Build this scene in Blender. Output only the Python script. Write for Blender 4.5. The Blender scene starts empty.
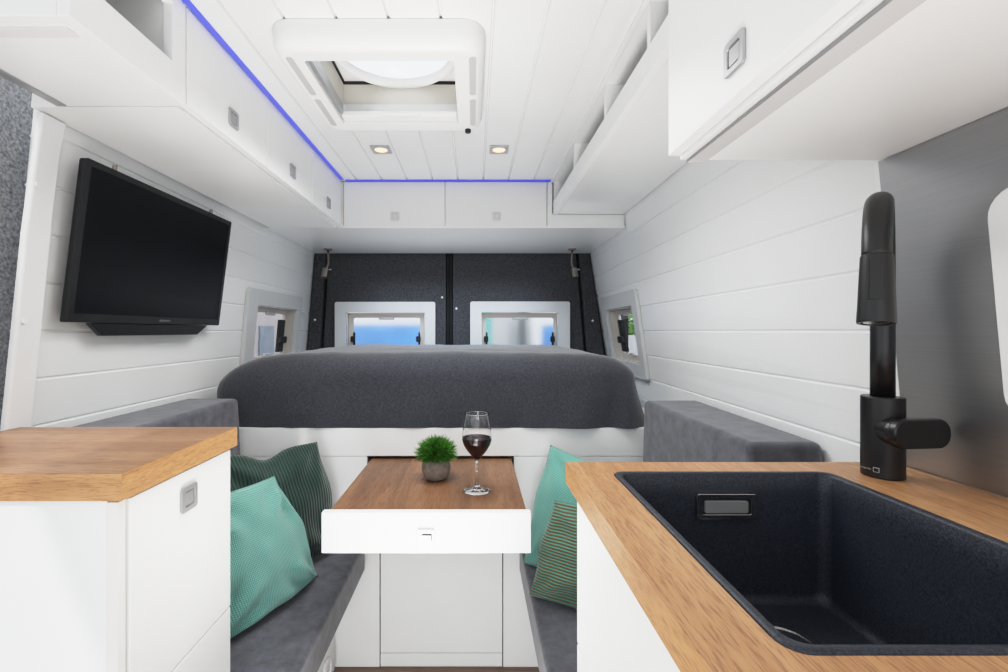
import bpy, bmesh, math, random
from mathutils import Vector, Matrix, noise
random.seed(7)
C = bpy.context.scene.collection
H = 1.15                       # eye height; geometry below is given as height relative to the eye and lifted by H
PI = math.pi

# ------------------------------------------------------------------ materials
def new_mat(name):
    m = bpy.data.materials.new(name); m.use_nodes = True
    nt = m.node_tree
    return m, nt, nt.nodes['Principled BSDF']

def N(nt, t, **kw):
    n = nt.nodes.new(t)
    for k, v in kw.items():
        if k in n.inputs: n.inputs[k].default_value = v
        else: setattr(n, k, v)
    return n

def rgb(c): return (c[0], c[1], c[2], 1.0)

def ramp(nt, stops):
    r = nt.nodes.new('ShaderNodeValToRGB')
    e = r.color_ramp.elements
    while len(e) < len(stops): e.new(0.5)
    for i, (p, c) in enumerate(stops):
        e[i].position = p; e[i].color = rgb(c)
    return r

def mat(name, col, rough=0.5, metal=0.0, var=None, bump=None, sheen=0.0, coat=0.0, spec=0.5, emit=None, col2=None):
    m, nt, b = new_mat(name)
    b.inputs['Base Color'].default_value = rgb(col)
    b.inputs['Roughness'].default_value = rough
    b.inputs['Metallic'].default_value = metal
    b.inputs['Specular IOR Level'].default_value = spec
    if sheen: b.inputs['Sheen Weight'].default_value = sheen
    if coat: b.inputs['Coat Weight'].default_value = coat; b.inputs['Coat Roughness'].default_value = .12
    if emit:
        b.inputs['Emission Color'].default_value = rgb(emit[0]); b.inputs['Emission Strength'].default_value = emit[1]
    tc = N(nt, 'ShaderNodeTexCoord')
    if var:
        sc, amt, det = var
        nz = N(nt, 'ShaderNodeTexNoise', Scale=sc, Detail=det, Roughness=.65)
        nt.links.new(tc.outputs['Object'], nz.inputs['Vector'])
        lo = tuple(max(0, x*(1-amt)) for x in col); hi = col2 or tuple(min(1, x*(1+amt)) for x in col)
        r = ramp(nt, [(.32, lo), (.68, hi)])
        nt.links.new(nz.outputs['Fac'], r.inputs['Fac'])
        nt.links.new(r.outputs['Color'], b.inputs['Base Color'])
    if bump:
        sc, st = bump
        nz = N(nt, 'ShaderNodeTexNoise', Scale=sc, Detail=3.0)
        nt.links.new(tc.outputs['Object'], nz.inputs['Vector'])
        bp = N(nt, 'ShaderNodeBump', Strength=st, Distance=.002)
        nt.links.new(nz.outputs['Fac'], bp.inputs['Height'])
        nt.links.new(bp.outputs['Normal'], b.inputs['Normal'])
    return m

def wood(name, dark, mid, light, axis, rough=.4, scale=1.0):
    m, nt, b = new_mat(name)
    tc = N(nt, 'ShaderNodeTexCoord'); mp = N(nt, 'ShaderNodeMapping')
    s = [22*scale]*3; s[axis] = 1.6*scale
    mp.inputs['Scale'].default_value = s
    nt.links.new(tc.outputs['Object'], mp.inputs['Vector'])
    n1 = N(nt, 'ShaderNodeTexNoise', Scale=1.0, Detail=5.0, Roughness=.6, Distortion=.8)
    nt.links.new(mp.outputs['Vector'], n1.inputs['Vector'])
    r = ramp(nt, [(.28, dark), (.5, mid), (.72, light)])
    nt.links.new(n1.outputs['Fac'], r.inputs['Fac'])
    mp2 = N(nt, 'ShaderNodeMapping'); s2 = [420*scale]*3; s2[axis] = 26*scale
    mp2.inputs['Scale'].default_value = s2
    nt.links.new(tc.outputs['Object'], mp2.inputs['Vector'])
    n2 = N(nt, 'ShaderNodeTexNoise', Scale=1.0, Detail=2.0, Roughness=.6)
    nt.links.new(mp2.outputs['Vector'], n2.inputs['Vector'])
    r2 = ramp(nt, [(.36, (.50, .44, .40)), (.50, (1, 1, 1))])
    nt.links.new(n2.outputs['Fac'], r2.inputs['Fac'])
    mx = N(nt, 'ShaderNodeMixRGB', blend_type='MULTIPLY'); mx.inputs['Fac'].default_value = .75
    nt.links.new(r.outputs['Color'], mx.inputs['Color1']); nt.links.new(r2.outputs['Color'], mx.inputs['Color2'])
    nt.links.new(mx.outputs['Color'], b.inputs['Base Color'])
    b.inputs['Roughness'].default_value = rough
    bp = N(nt, 'ShaderNodeBump', Strength=.25, Distance=.001)
    nt.links.new(n2.outputs['Fac'], bp.inputs['Height']); nt.links.new(bp.outputs['Normal'], b.inputs['Normal'])
    return m

def fabric_uv(name, kind, c_hi, c_lo, freq):
    m, nt, b = new_mat(name)
    uv = N(nt, 'ShaderNodeTexCoord')
    if kind == 'waffle':
        mp = N(nt, 'ShaderNodeMapping'); mp.inputs['Scale'].default_value = (freq, freq, 1)
        mp.inputs['Rotation'].default_value = (0, 0, .785)
        nt.links.new(uv.outputs['UV'], mp.inputs['Vector'])
        sep = N(nt, 'ShaderNodeSeparateXYZ'); nt.links.new(mp.outputs['Vector'], sep.inputs[0])
        outs = []
        for ax in 'XY':
            s = N(nt, 'ShaderNodeMath', operation='SINE'); nt.links.new(sep.outputs[ax], s.inputs[0])
            outs.append(s)
        ad = N(nt, 'ShaderNodeMath', operation='MULTIPLY')
        nt.links.new(outs[0].outputs[0], ad.inputs[0]); nt.links.new(outs[1].outputs[0], ad.inputs[1])
        mr = N(nt, 'ShaderNodeMapRange'); mr.inputs['From Min'].default_value = -1; mr.inputs['From Max'].default_value = 1
        nt.links.new(ad.outputs[0], mr.inputs['Value']); fac = mr.outputs['Result']
    else:
        sep = N(nt, 'ShaderNodeSeparateXYZ'); nt.links.new(uv.outputs['UV'], sep.inputs[0])
        nz = N(nt, 'ShaderNodeTexNoise', Scale=7.0, Detail=1.0); nt.links.new(uv.outputs['UV'], nz.inputs['Vector'])
        ml = N(nt, 'ShaderNodeMath', operation='MULTIPLY'); ml.inputs[1].default_value = freq
        nt.links.new(sep.outputs['X' if kind == 'cord_u' else 'Y'], ml.inputs[0])
        ad = N(nt, 'ShaderNodeMath', operation='MULTIPLY_ADD'); ad.inputs[1].default_value = 1.6
        nt.links.new(nz.outputs['Fac'], ad.inputs[0]); nt.links.new(ml.outputs[0], ad.inputs[2])
        s = N(nt, 'ShaderNodeMath', operation='SINE'); nt.links.new(ad.outputs[0], s.inputs[0])
        mr = N(nt, 'ShaderNodeMapRange'); mr.inputs['From Min'].default_value = -1; mr.inputs['From Max'].default_value = 1
        nt.links.new(s.outputs[0], mr.inputs['Value']); fac = mr.outputs['Result']
    r = ramp(nt, [(.2, c_lo), (.75, c_hi)] if kind != 'cord_v' else [(.45, c_lo), (.8, c_hi)]); nt.links.new(fac, r.inputs['Fac'])
    nt.links.new(r.outputs['Color'], b.inputs['Base Color'])
    b.inputs['Roughness'].default_value = .85; b.inputs['Sheen Weight'].default_value = .25
    bp = N(nt, 'ShaderNodeBump', Strength=.7, Distance=.003)
    nt.links.new(fac, bp.inputs['Height']); nt.links.new(bp.outputs['Normal'], b.inputs['Normal'])
    return m

def glassmat(name, rough=0.0, ior=1.45, col=(1, 1, 1)):
    m, nt, b = new_mat(name)
    b.inputs['Base Color'].default_value = rgb(col)
    b.inputs['Transmission Weight'].default_value = 1.0
    b.inputs['Roughness'].default_value = rough
    b.inputs['IOR'].default_value = ior
    return m

def emis(name, col, st):
    m, nt, b = new_mat(name)
    b.inputs['Base Color'].default_value = rgb(col)
    b.inputs['Emission Color'].default_value = rgb(col); b.inputs['Emission Strength'].default_value = st
    return m

def brushed(name):
    m, nt, b = new_mat(name)
    tc = N(nt, 'ShaderNodeTexCoord'); mp = N(nt, 'ShaderNodeMapping'); mp.inputs['Scale'].default_value = (4, 4, 420)
    nt.links.new(tc.outputs['Object'], mp.inputs['Vector'])
    nz = N(nt, 'ShaderNodeTexNoise', Scale=1.0, Detail=3.0); nt.links.new(mp.outputs['Vector'], nz.inputs['Vector'])
    r = ramp(nt, [(.3, (.44, .44, .445)), (.7, (.475, .475, .48))]); nt.links.new(nz.outputs['Fac'], r.inputs['Fac'])
    nt.links.new(r.outputs['Color'], b.inputs['Base Color'])
    b.inputs['Metallic'].default_value = 1.0; b.inputs['Roughness'].default_value = .42
    bp = N(nt, 'ShaderNodeBump', Strength=.05, Distance=.001)
    nt.links.new(nz.outputs['Fac'], bp.inputs['Height']); nt.links.new(bp.outputs['Normal'], b.inputs['Normal'])
    return m

def brickmat(name):
    m, nt, b = new_mat(name)
    tc = N(nt, 'ShaderNodeTexCoord'); mp = N(nt, 'ShaderNodeMapping')
    mp.inputs['Rotation'].default_value = (PI/2, 0, PI/2)
    nt.links.new(tc.outputs['Object'], mp.inputs['Vector'])
    bt = N(nt, 'ShaderNodeTexBrick', Scale=4.0)
    bt.inputs['Color1'].default_value = (.40, .235, .23, 1); bt.inputs['Color2'].default_value = (.36, .20, .195, 1)
    bt.inputs['Mortar'].default_value = (.44, .40, .40, 1)
    nt.links.new(mp.outputs['Vector'], bt.inputs['Vector']); nt.links.new(bt.outputs['Color'], b.inputs['Base Color'])
    b.inputs['Roughness'].default_value = .9
    return m

M = {}
M['white'] = mat('white laminate', (.86, .865, .86), .38, var=(3, .015, 2))
M['gloss'] = mat('white satin panel', (.86, .865, .865), .17, var=(2, .015, 2))
M['edge'] = mat('white edge band', (.82, .80, .76), .5, var=(3, .02, 2))
M['plank'] = mat('white painted plank', (.85, .86, .86), .36, var=(2.5, .02, 2))
M['plastic'] = mat('white moulded plastic', (.86, .86, .86), .42, var=(2, .01, 2))
M['beige'] = mat('cream plastic', (.74, .72, .66), .5, var=(6, .04, 3))
M['wframe'] = mat('pale grey window frame', (.62, .63, .63), .45, var=(4, .03, 2))
M['cream'] = mat('warm grey window liner', (.62, .58, .53), .5, var=(4, .03, 2))
M['felt'] = mat('charcoal felt', (.062, .063, .068), .95, var=(120, .42, 4), bump=(150, .5), spec=.2)
M['felt_l'] = mat('light grey felt', (.44, .45, .47), .95, var=(150, .55, 5), bump=(250, .5), spec=.2)
M['blanket'] = mat('heather grey blanket', (.036, .039, .049), .95, var=(170, .36, 4), bump=(200, .5), sheen=.5, spec=.2)
M['velvet'] = mat('slate velvet', (.078, .080, .098), .7, var=(26, .42, 6), bump=(160, .2), sheen=.35, spec=.3)
M['oak_x'] = wood('oak worktop across', (.22, .115, .060), (.34, .185, .10), (.44, .255, .145), 0, .36)
M['oak_edge'] = wood('oak edge band', (.38, .19, .075), (.50, .265, .115), (.55, .30, .133), 0, .4, 2.2)
M['oak_edge_y'] = wood('oak edge band along', (.38, .19, .075), (.50, .265, .115), (.55, .30, .133), 1, .4, 2.2)
M['oak_y'] = wood('oak worktop along', (.34, .165, .07), (.48, .25, .112), (.56, .315, .15), 1, .38, 1.5)
M['walnut'] = wood('walnut table top', (.10, .048, .024), (.19, .095, .048), (.28, .15, .08), 1, .42, .8)
M['floor'] = wood('brown floor boards', (.16, .10, .07), (.25, .165, .115), (.33, .23, .165), 0, .5, .7)
M['black'] = mat('matt black metal', (.008, .008, .009), .33, .0, var=(20, .1, 2), spec=.5)
M['blackrub'] = mat('black rubber', (.010, .010, .011), .7, var=(20, .2, 2))
M['tvbody'] = mat('charcoal tv plastic', (.014, .0145, .016), .4, var=(30, .1, 2), spec=.35)
M['screen'] = mat('dark tv screen', (.003, .0035, .005), .34, var=(1.5, .2, 1), spec=.16)
M['sink'] = mat('black granite composite', (.011, .0145, .025), .48, var=(420, .6, 2), bump=(450, .25), col2=(.032, .039, .060))
M['steel'] = brushed('brushed steel sheet')
M['chrome'] = mat('satin chrome', (.62, .62, .62), .22, 1.0, var=(10, .03, 2))
M['nickel'] = mat('brushed nickel', (.30, .275, .245), .32, 1.0, var=(10, .05, 2))
M['alu'] = mat('satin aluminium', (.50, .50, .51), .40, .8, var=(10, .03, 2))
M['latch'] = mat('silver latch plastic', (.40, .40, .41), .35, .5, var=(10, .03, 2))
M['latch_w'] = mat('pearl latch plastic', (.70, .70, .70), .3, .2, var=(10, .03, 2))
M['slot'] = mat('grey vent slot', (.50, .50, .50), .6, var=(10, .03, 2))
M['led'] = emis('blue led glow', (.075, .09, .62), .62)
M['lens'] = emis('warm spot lens', (1.0, .66, .36), 1.5)
M['steel_d'] = mat('dull aluminium', (.28, .285, .285), .5, .3, var=(10, .05, 2))
M['strip2'] = mat('grey light diffuser', (.56, .555, .56), .45, var=(10, .02, 2))
M['strip'] = mat('frosted light diffuser', (.74, .72, .72), .5, var=(10, .02, 2))
M['glass'] = glassmat('clear glass', 0, 1.45)
M['pane_blur'] = glassmat('milky acrylic pane', .22, 1.15, (.97, .985, 1))
M['pane'] = glassmat('clear acrylic pane', .02, 1.1, (.97, .98, 1))
M['dome'] = glassmat('clear dome acrylic', .08, 1.2, (.95, .95, .95))
M['wine'] = glassmat('red wine', 0, 1.34, (.045, .001, .004))
M['wine'].node_tree.nodes['Principled BSDF'].inputs['Transmission Weight'].default_value = .6
M['pot'] = mat('grey concrete', (.22, .185, .16), .9, var=(60, .25, 5), bump=(120, .5))
M['teal'] = fabric_uv('teal waffle plush', 'waffle', (.21, .48, .42), (.085, .25, .215), 900)
M['teal2'] = fabric_uv('teal ribbed plush', 'waffle', (.165, .42, .365), (.08, .26, .22), 900)
M['green'] = fabric_uv('dark green corduroy', 'cord_u', (.010, .050, .037), (.0025, .012, .010), 560)
M['stripe'] = fabric_uv('bronze green stripe', 'cord_v', (.07, .25, .20), (.105, .066, .022), 600)
M['tag'] = mat('grey fabric tag', (.4, .42, .42), .8, var=(50, .1, 2))
M['brass'] = mat('brass screw cap', (.45, .33, .2), .4, .7, var=(20, .1, 2))
M['brick'] = brickmat('pink brick')
M['outgrey'] = mat('blue grey shutter', (.20, .23, .28), .6, var=(3, .1, 2))
M['van'] = mat('white car paint', (.55, .56, .58), .3, var=(2, .02, 2))
M['blue'] = mat('blue tinted windscreen', (.04, .17, .55), .3, var=(1.5, .35, 2))
M['ground'] = mat('pale asphalt', (.45, .45, .45), .9, var=(8, .2, 4))
M['teals'] = mat('teal sheet', (.12, .42, .42), .5, var=(3, .1, 2))
M['bark'] = mat('bark', (.12, .08, .05), .9, var=(20, .3, 4))

def leafmat(name, a, b_):
    m, nt, b = new_mat(name)
    gi = N(nt, 'ShaderNodeNewGeometry')
    r = ramp(nt, [(.0, a), (1., b_)]); nt.links.new(gi.outputs['Random Per Island'], r.inputs['Fac'])
    nt.links.new(r.outputs['Color'], b.inputs['Base Color'])
    b.inputs['Roughness'].default_value = .5
    b.inputs['Subsurface Weight'].default_value = 0
    return m
M['leaf'] = leafmat('fresh green blades', (.012, .075, .006), (.085, .26, .022))
M['leaf2'] = leafmat('tree leaves', (.06, .20, .04), (.24, .48, .12))

# ------------------------------------------------------------------ mesh helpers (heights relative to the eye)
def tag(o, label=None, cat=None, group=None, kind=None):
    if label: o['label'] = label
    if cat: o['category'] = cat
    if group: o['group'] = group
    if kind: o['kind'] = kind
    return o

def thing(name, label, cat, loc, group=None):
    o = bpy.data.objects.new(name, None); C.objects.link(o)
    o.empty_display_size = .05
    o.location = (loc[0], loc[1], loc[2]+H)
    return tag(o, label, cat, group)

def root_loc(o):
    while o.parent: o = o.parent
    return o.location

def put(name, bm, m, parent=None, bevel=0, seg=2, smooth=False, sub=0, loc=None, angle=35, recalc=True):
    if recalc: bmesh.ops.recalc_face_normals(bm, faces=bm.faces[:])
    me = bpy.data.meshes.new(name)
    off = Vector((0, 0, H))
    if parent is not None: off = off - root_loc(parent)
    elif loc is not None: off = off - Vector((loc[0], loc[1], loc[2]+H))
    bmesh.ops.translate(bm, verts=bm.verts[:], vec=off)
    if smooth:
        for f in bm.faces: f.smooth = True
    bm.to_mesh(me); bm.free()
    me.materials.append(m)
    o = bpy.data.objects.new(name, me); C.objects.link(o)
    if parent is not None: o.parent = parent
    elif loc is not None: o.location = (loc[0], loc[1], loc[2]+H)
    if bevel:
        b = o.modifiers.new('edge', 'BEVEL'); b.width = bevel; b.segments = seg; b.limit_method = 'ANGLE'; b.angle_limit = math.radians(angle)
        if seg > 2:
            for p in me.polygons: p.use_smooth = True
            b.harden_normals = True
    if sub:
        s = o.modifiers.new('sub', 'SUBSURF'); s.levels = sub; s.render_levels = sub
    return o

def struct(name, bm, m, **k):
    return tag(put(name, bm, m, **k), kind='structure')

def hexa(bm, p):
    """p: 8 points, bottom ring 0-3, top ring 4-7"""
    v = [bm.verts.new(q) for q in p]
    for f in ((3, 2, 1, 0), (4, 5, 6, 7), (0, 1, 5, 4), (1, 2, 6, 5), (2, 3, 7, 6), (3, 0, 4, 7)):
        bm.faces.new([v[i] for i in f])
    return v

def box(bm, x0, x1, y0, y1, z0, z1):
    return hexa(bm, [(x0, y0, z0), (x1, y0, z0), (x1, y1, z0), (x0, y1, z0), (x0, y0, z1), (x1, y0, z1), (x1, y1, z1), (x0, y1, z1)])

def B(*a):
    bm = bmesh.new()
    if a and not isinstance(a[0], (tuple, list)): a = (a,)
    for q in a: box(bm, *q)
    return bm

def rrect(x0, x1, y0, y1, r, n=6):
    if r <= 0: return [(x0, y0), (x1, y0), (x1, y1), (x0, y1)]
    pts = []
    for cx, cy, a0 in ((x1-r, y0+r, -PI/2), (x1-r, y1-r, 0), (x0+r, y1-r, PI/2), (x0+r, y0+r, PI)):
        for i in range(n+1):
            a = a0 + PI/2*i/n
            pts.append((cx+r*math.cos(a), cy+r*math.sin(a)))
    return pts

def plate(outer, holes, d0, d1, fn, bm=None):
    """flat sheet with holes between depths d0 and d1, mapped to space by fn(u, v, d)"""
    t = bmesh.new(); es = []
    loops = [outer]+list(holes)
    vl = []
    for L in loops:
        vs = [t.verts.new((p[0], p[1], 0)) for p in L]; vl.append(vs)
        for i in range(len(vs)): es.append(t.edges.new((vs[i], vs[(i+1) % len(vs)])))
    if holes:
        bmesh.ops.triangle_fill(t, use_beauty=True, edges=es, normal=(0, 0, 1))
        faces = [[v for v in f.verts] for f in t.faces]
    else:
        faces = [vl[0]]
    bm = bm or bmesh.new()
    lo, hi = {}, {}
    for vs in vl:
        for v in vs:
            lo[v] = bm.verts.new(fn(v.co.x, v.co.y, d0)); hi[v] = bm.verts.new(fn(v.co.x, v.co.y, d1))
    for f in faces:
        bm.faces.new([lo[v] for v in f]); bm.faces.new([hi[v] for v in reversed(f)])
    for vs in vl:
        for i in range(len(vs)):
            a, b = vs[i], vs[(i+1) % len(vs)]
            bm.faces.new([lo[a], hi[a], hi[b], lo[b]])
    t.free()
    return bm

def frame_axes(d):
    d = Vector(d).normalized()
    up = Vector((0, 0, 1)) if abs(d.z) < .9 else Vector((1, 0, 0))
    a = d.cross(up).normalized(); b = d.cross(a).normalized()
    return a, b

def tube(bm, pts, rad, n=16, caps=True):
    pts = [Vector(p) for p in pts]
    if not isinstance(rad, (list, tuple)): rad = [rad]*len(pts)
    rings = []; a = None
    for i, p in enumerate(pts):
        d = (pts[min(i+1, len(pts)-1)]-pts[max(i-1, 0)]).normalized()
        if a is None: a, b = frame_axes(d)
        else:
            a = (a - d*a.dot(d)).normalized(); b = d.cross(a).normalized()
        rings.append([bm.verts.new(p+(a*math.cos(2*PI*k/n)+b*math.sin(2*PI*k/n))*rad[i]) for k in range(n)])
    for i in range(len(rings)-1):
        for k in range(n):
            bm.faces.new((rings[i][k], rings[i][(k+1) % n], rings[i+1][(k+1) % n], rings[i+1][k]))
    if caps:
        bm.faces.new(rings[0][::-1]); bm.faces.new(rings[-1])
    return bm

def cyl(p0, p1, r, n=24, r2=None, bm=None):
    return tube(bm or bmesh.new(), [p0, p1], [r, r if r2 is None else r2], n)

def lathe(prof, c, n=40, bm=None):
    """closed-by-axis profile [(r, z)] about vertical axis at c"""
    bm = bm or bmesh.new(); rings = []
    for r, z in prof:
        if r < 1e-6: rings.append([bm.verts.new((c[0], c[1], c[2]+z))])
        else: rings.append([bm.verts.new((c[0]+r*math.cos(2*PI*k/n), c[1]+r*math.sin(2*PI*k/n), c[2]+z)) for k in range(n)])
    for A, Bq in zip(rings, rings[1:]):
        for k in range(n):
            k2 = (k+1) % n
            if len(A) == 1 and len(Bq) == 1: continue
            if len(A) == 1: bm.faces.new((A[0], Bq[k], Bq[k2]))
            elif len(Bq) == 1: bm.faces.new((A[k], Bq[0], A[k2]))
            else: bm.faces.new((A[k], Bq[k], Bq[k2], A[k2]))
    return bm

def grid_sheet(us, vs, fn, hole=None, holes=()):
    bm = bmesh.new()
    g = [[bm.verts.new(fn(u, v)) for v in vs] for u in us]
    hs = list(holes) + ([hole] if hole else [])
    for i in range(len(us)-1):
        for j in range(len(vs)-1):
            uc, vc = (us[i]+us[i+1])/2, (vs[j]+vs[j+1])/2
            if any(h[0] < uc < h[1] and h[2] < vc < h[3] for h in hs): continue
            bm.faces.new((g[i][j], g[i+1][j], g[i+1][j+1], g[i][j+1]))
    for v in [v for v in bm.verts if not v.link_faces]: bm.verts.remove(v)
    return bm

def loft(loops, closed_end=True):
    bm = bmesh.new(); R = [[bm.verts.new(p) for p in L] for L in loops]
    n = len(R[0])
    for a, b in zip(R, R[1:]):
        for k in range(n): bm.faces.new((a[k], a[(k+1) % n], b[(k+1) % n], b[k]))
    if closed_end: bm.faces.new(R[-1])
    return bm
def lettering(name, s, size, m, parent, matrix, label=None):
    cu = bpy.data.curves.new(name, 'FONT'); cu.body = s; cu.size = size; cu.extrude = .0002
    cu.align_x = 'CENTER'; cu.align_y = 'CENTER'
    t = bpy.data.objects.new(name+'_curve', cu); C.objects.link(t)
    me = bpy.data.meshes.new_from_object(t.evaluated_get(bpy.context.evaluated_depsgraph_get()))
    bpy.data.objects.remove(t); bpy.data.curves.remove(cu)
    me.name = name; me.materials.clear(); me.materials.append(m)
    o = bpy.data.objects.new(name, me); C.objects.link(o)
    o.parent = parent
    mm = matrix.copy(); mm.translation = mm.translation + Vector((0, 0, H)) - root_loc(parent)
    o.matrix_local = mm
    if label: o['label'] = label
    return o

def copy_tree(o, parent=None):
    c = o.copy(); C.objects.link(c)
    if parent is not None: c.parent = parent
    for ch in list(o.children): copy_tree(ch, c)
    return c

# ------------------------------------------------------------------ room shell
def lerp(a, b, t): return a+(b-a)*t
def WX(s, y, h):
    if s > 0:
        t = min(1, max(0, (y-.73)/1.91)); return lerp(.690, .756, t) - lerp(.092, .167, t)*h
    t = min(1, max(0, (y-1.0)/1.64)); return -(lerp(.945, .972, t) - lerp(.10, .085, t)*h)

def side_map(s): return lambda u, v, d: (WX(s, u, v)-s*d, u, v)

def plank_profile(h0, h1, extra):
    out = []
    for k in range(-11, 8):
        g = k*.105
        if h0+.01 < g < h1-.01:
            out += [(g-.0040, 0), (g-.0012, .0032), (g+.0012, .0032), (g+.0040, 0)]
    out += [(h0, 0), (h1, 0)]+[(e, 0) for e in extra]
    return sorted(set(out))

def plank_wall(name, s, y0, y1, win):
    prof = plank_profile(-1.15, .69, [win[2], win[3]])
    hs = [p[0] for p in prof]; off = dict(prof)
    ys = sorted([y0, win[0], win[1], y1, lerp(y0, win[0], .5)])
    bm = grid_sheet(ys, hs, lambda u, v: (WX(s, u, v)+s*off[v], u, v), win)
    # outward extruded thickness
    geom = bmesh.ops.extrude_face_region(bm, geom=bm.faces[:])
    for v in [e for e in geom['geom'] if isinstance(e, bmesh.types.BMVert)]: v.co.x += s*.05
    return struct(name, bm, M['plank'])

WINR = (2.0, 2.45, -.155, .118)
WINL = (1.94, 2.41, -.155, .118)
plank_wall('wall_right', 1, -.6, 2.66, WINR)
plank_wall('wall_left', -1, .968, 2.66, WINL)

# floor with boards
bm = grid_sheet([-1.12, -.2, .9], [-.6, .6, 2.75], lambda u, v: (u, v, -1.15))
g = bmesh.ops.extrude_face_region(bm, geom=bm.faces[:])
for v in [e for e in g['geom'] if isinstance(e, bmesh.types.BMVert)]: v.co.z -= .05
struct('floor', bm, M['floor'])

# ceiling: boards along the van, hole for the roof vent
HX0, HX1, HY0, HY1 = -.385, -.035, .99, 1.315
xs = {-.985: 0, .80: 0, HX0: 0, HX1: 0}
for k in range(-4, 13):
    gx = -.51+.11*k
    if -.96 < gx < .78: xs[gx-.0040] = 0; xs[gx-.001] = .007; xs[gx+.001] = .007; xs[gx+.0040] = 0
us = sorted(xs)
bm = grid_sheet(us, [-.6, HY0, HY1, 2.75], lambda u, v: (u, v, .658+xs[u]), (HX0, HX1, HY0, HY1))
g = bmesh.ops.extrude_face_region(bm, geom=bm.faces[:])
for v in [e for e in g['geom'] if isinstance(e, bmesh.types.BMVert)]: v.co.z += .03
struct('ceiling', bm, M['gloss'])

# left door pillar trim, felt door lining behind it
smL, smR = side_map(-1), side_map(1)
pil = struct('trim_1', plate([(.908, -1.15), (.9675, -1.15), (.9675, .25), (.971, .38), (.978, .45), (.920, .45), (.912, .2)], [], .002, .018, smL), M['plastic'], bevel=.006, seg=3)
for hh in (.30, .02):
    bmc = cyl(smL(.925, hh, .017), smL(.925, hh, .021), .006, 16)
    put('screw_cap', bmc, M['white'], pil)
struct('wall_door_lining', B(-1.07, -1.025, .70, 1.20, -1.15, .60), M['felt_l'])

# rear doors
def rear_map(u, v, d): return (u, 2.64-d, v)
RW = {'L': (-.755, -.282, -.16, .112), 'R': (.036, .497, -.16, .112)}
def rear_door(name, xa_top, xa_bot, xb_top, xb_bot, hole):
    outer = [(xa_bot, -1.14), (xb_bot, -1.14), (xb_top, .46), (xa_top, .46)]
    return struct(name, plate(outer, [rrect(hole[0], hole[1], hole[2], hole[3], .01, 3)], -.03, 0, rear_map), M['felt'])
d1 = rear_door('door_1', -.850, -.945, -.166, -.166, RW['L'])
d2 = rear_door('door_2', -.123, -.123, .596, .73, RW['R'])
for d, (px, ph) in ((d1, (-.187, .197)), (d2, (-.103, .132))):
    put('fixing_button', cyl((px, 2.642, ph), (px, 2.636, ph), .006, 12), M['plastic'], d)
sl = struct('trim_2', B((-.170, -.118, 2.672, 2.70, -1.14, .46)), M['blackrub'])
put('seal_ridge', tube(bmesh.new(), [(-.156, 2.665, -1.14), (-.156, 2.665, .46)], .008, 10), M['blackrub'], sl)
put('seal_ridge', tube(bmesh.new(), [(-.134, 2.665, -1.14), (-.134, 2.665, .46)], .008, 10), M['blackrub'], sl)
struct('leak_stop_1', B((-1.08, -.80, 2.685, 2.70, -1.14, .60)), M['blackrub'])  # added black backing behind the left door gap, stops light leaking in
struct('leak_stop_2', B((.56, .92, 2.685, 2.70, -1.14, .60)), M['blackrub'])  # same added light stop behind the right door gap
struct('wall_rear', B((-1.08, .92, 2.685, 2.71, .45, .69), (-1.08, .92, 2.685, 2.71, -1.15, -.24)), M['felt'])
p3 = struct('trim_5', plate([(-1.06, -1.14), (-.962, -1.14), (-.866, .46), (-.93, .46)], [], -.03, .02, rear_map), M['felt'], bevel=.008)
p4 = struct('trim_6', plate([(.748, -1.14), (.90, -1.14), (.676, .46), (.612, .46)], [], -.03, .02, rear_map), M['felt'], bevel=.008)
put('fixing_button', cyl((-.925, 2.622, .065), (-.925, 2.615, .065), .006, 12), M['plastic'], p3)
put('fixing_button', cyl((.69, 2.622, .06), (.69, 2.615, .06), .006, 12), M['plastic'], p4)

# windows
def make_window(name, fn, outer, inner, pane, depth, panemat, dark_side, latch_top=True, stay=.03):
    u0, u1, v0, v1 = outer
    w = struct(name, plate(rrect(u0, u1, v0, v1, .012, 4), [rrect(*inner, .006, 3)], .001, .018, fn), M['wframe'], bevel=.004, seg=3)
    i0, i1, j0, j1 = inner; e = .002
    a = (i0-e, i1+e, j0-e, j1+e)
    liner = put('window_liner', plate(rrect(i0+e, i1-e, j0+e, j1-e, .006, 3), [rrect(i0+e+.004, i1-e-.004, j0+e+.004, j1-e-.004, .005, 3)], -depth, .0, fn), M['cream'], w)
    q0, q1, r0, r1 = pane
    put('window_frame', plate(rrect(i0+.007, i1-.007, j0+.007, j1-.007, .005, 3), [rrect(q0, q1, r0, r1, .01, 3)], -depth, -depth+.012, fn), M['cream'], w, bevel=.002)
    put('window_pane', plate(rrect(q0-.004, q1+.004, r0-.004, r1+.004, .01, 3), [], -depth-.004, -depth-.0005, fn), panemat, w)
    um = (q0+q1)/2
    if latch_top:
        put('window_latch', plate(rrect(um-.045, um+.045, r1-.012, r1+.006, .006, 3), [], -depth+.0125, -depth+.026, fn), M['slot'], w, bevel=.003)
        put('window_latch', plate(rrect(um-.03, um+.03, r0-.006, r0+.010, .005, 3), [], -depth+.0125, -depth+.026, fn), M['slot'], w, bevel=.003)
    for (x0, x1) in dark_side:
        put('window_stay', plate([(x0, r0+.01), (x1, r0+.01), (x1, r1-stay), (x0, r1-stay)], [], -depth+.0, -depth+.02, fn), M['blackrub'], w, bevel=.004)
        ym = r0+(r1-r0)*.35
        put('stay_knob', plate(rrect(min(x0, x1)-.012, max(x0, x1)+.004, ym-.018, ym+.018, .008, 3), [], -depth+.02, -depth+.034, fn), M['blackrub'], w, bevel=.003)
    return w

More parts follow.
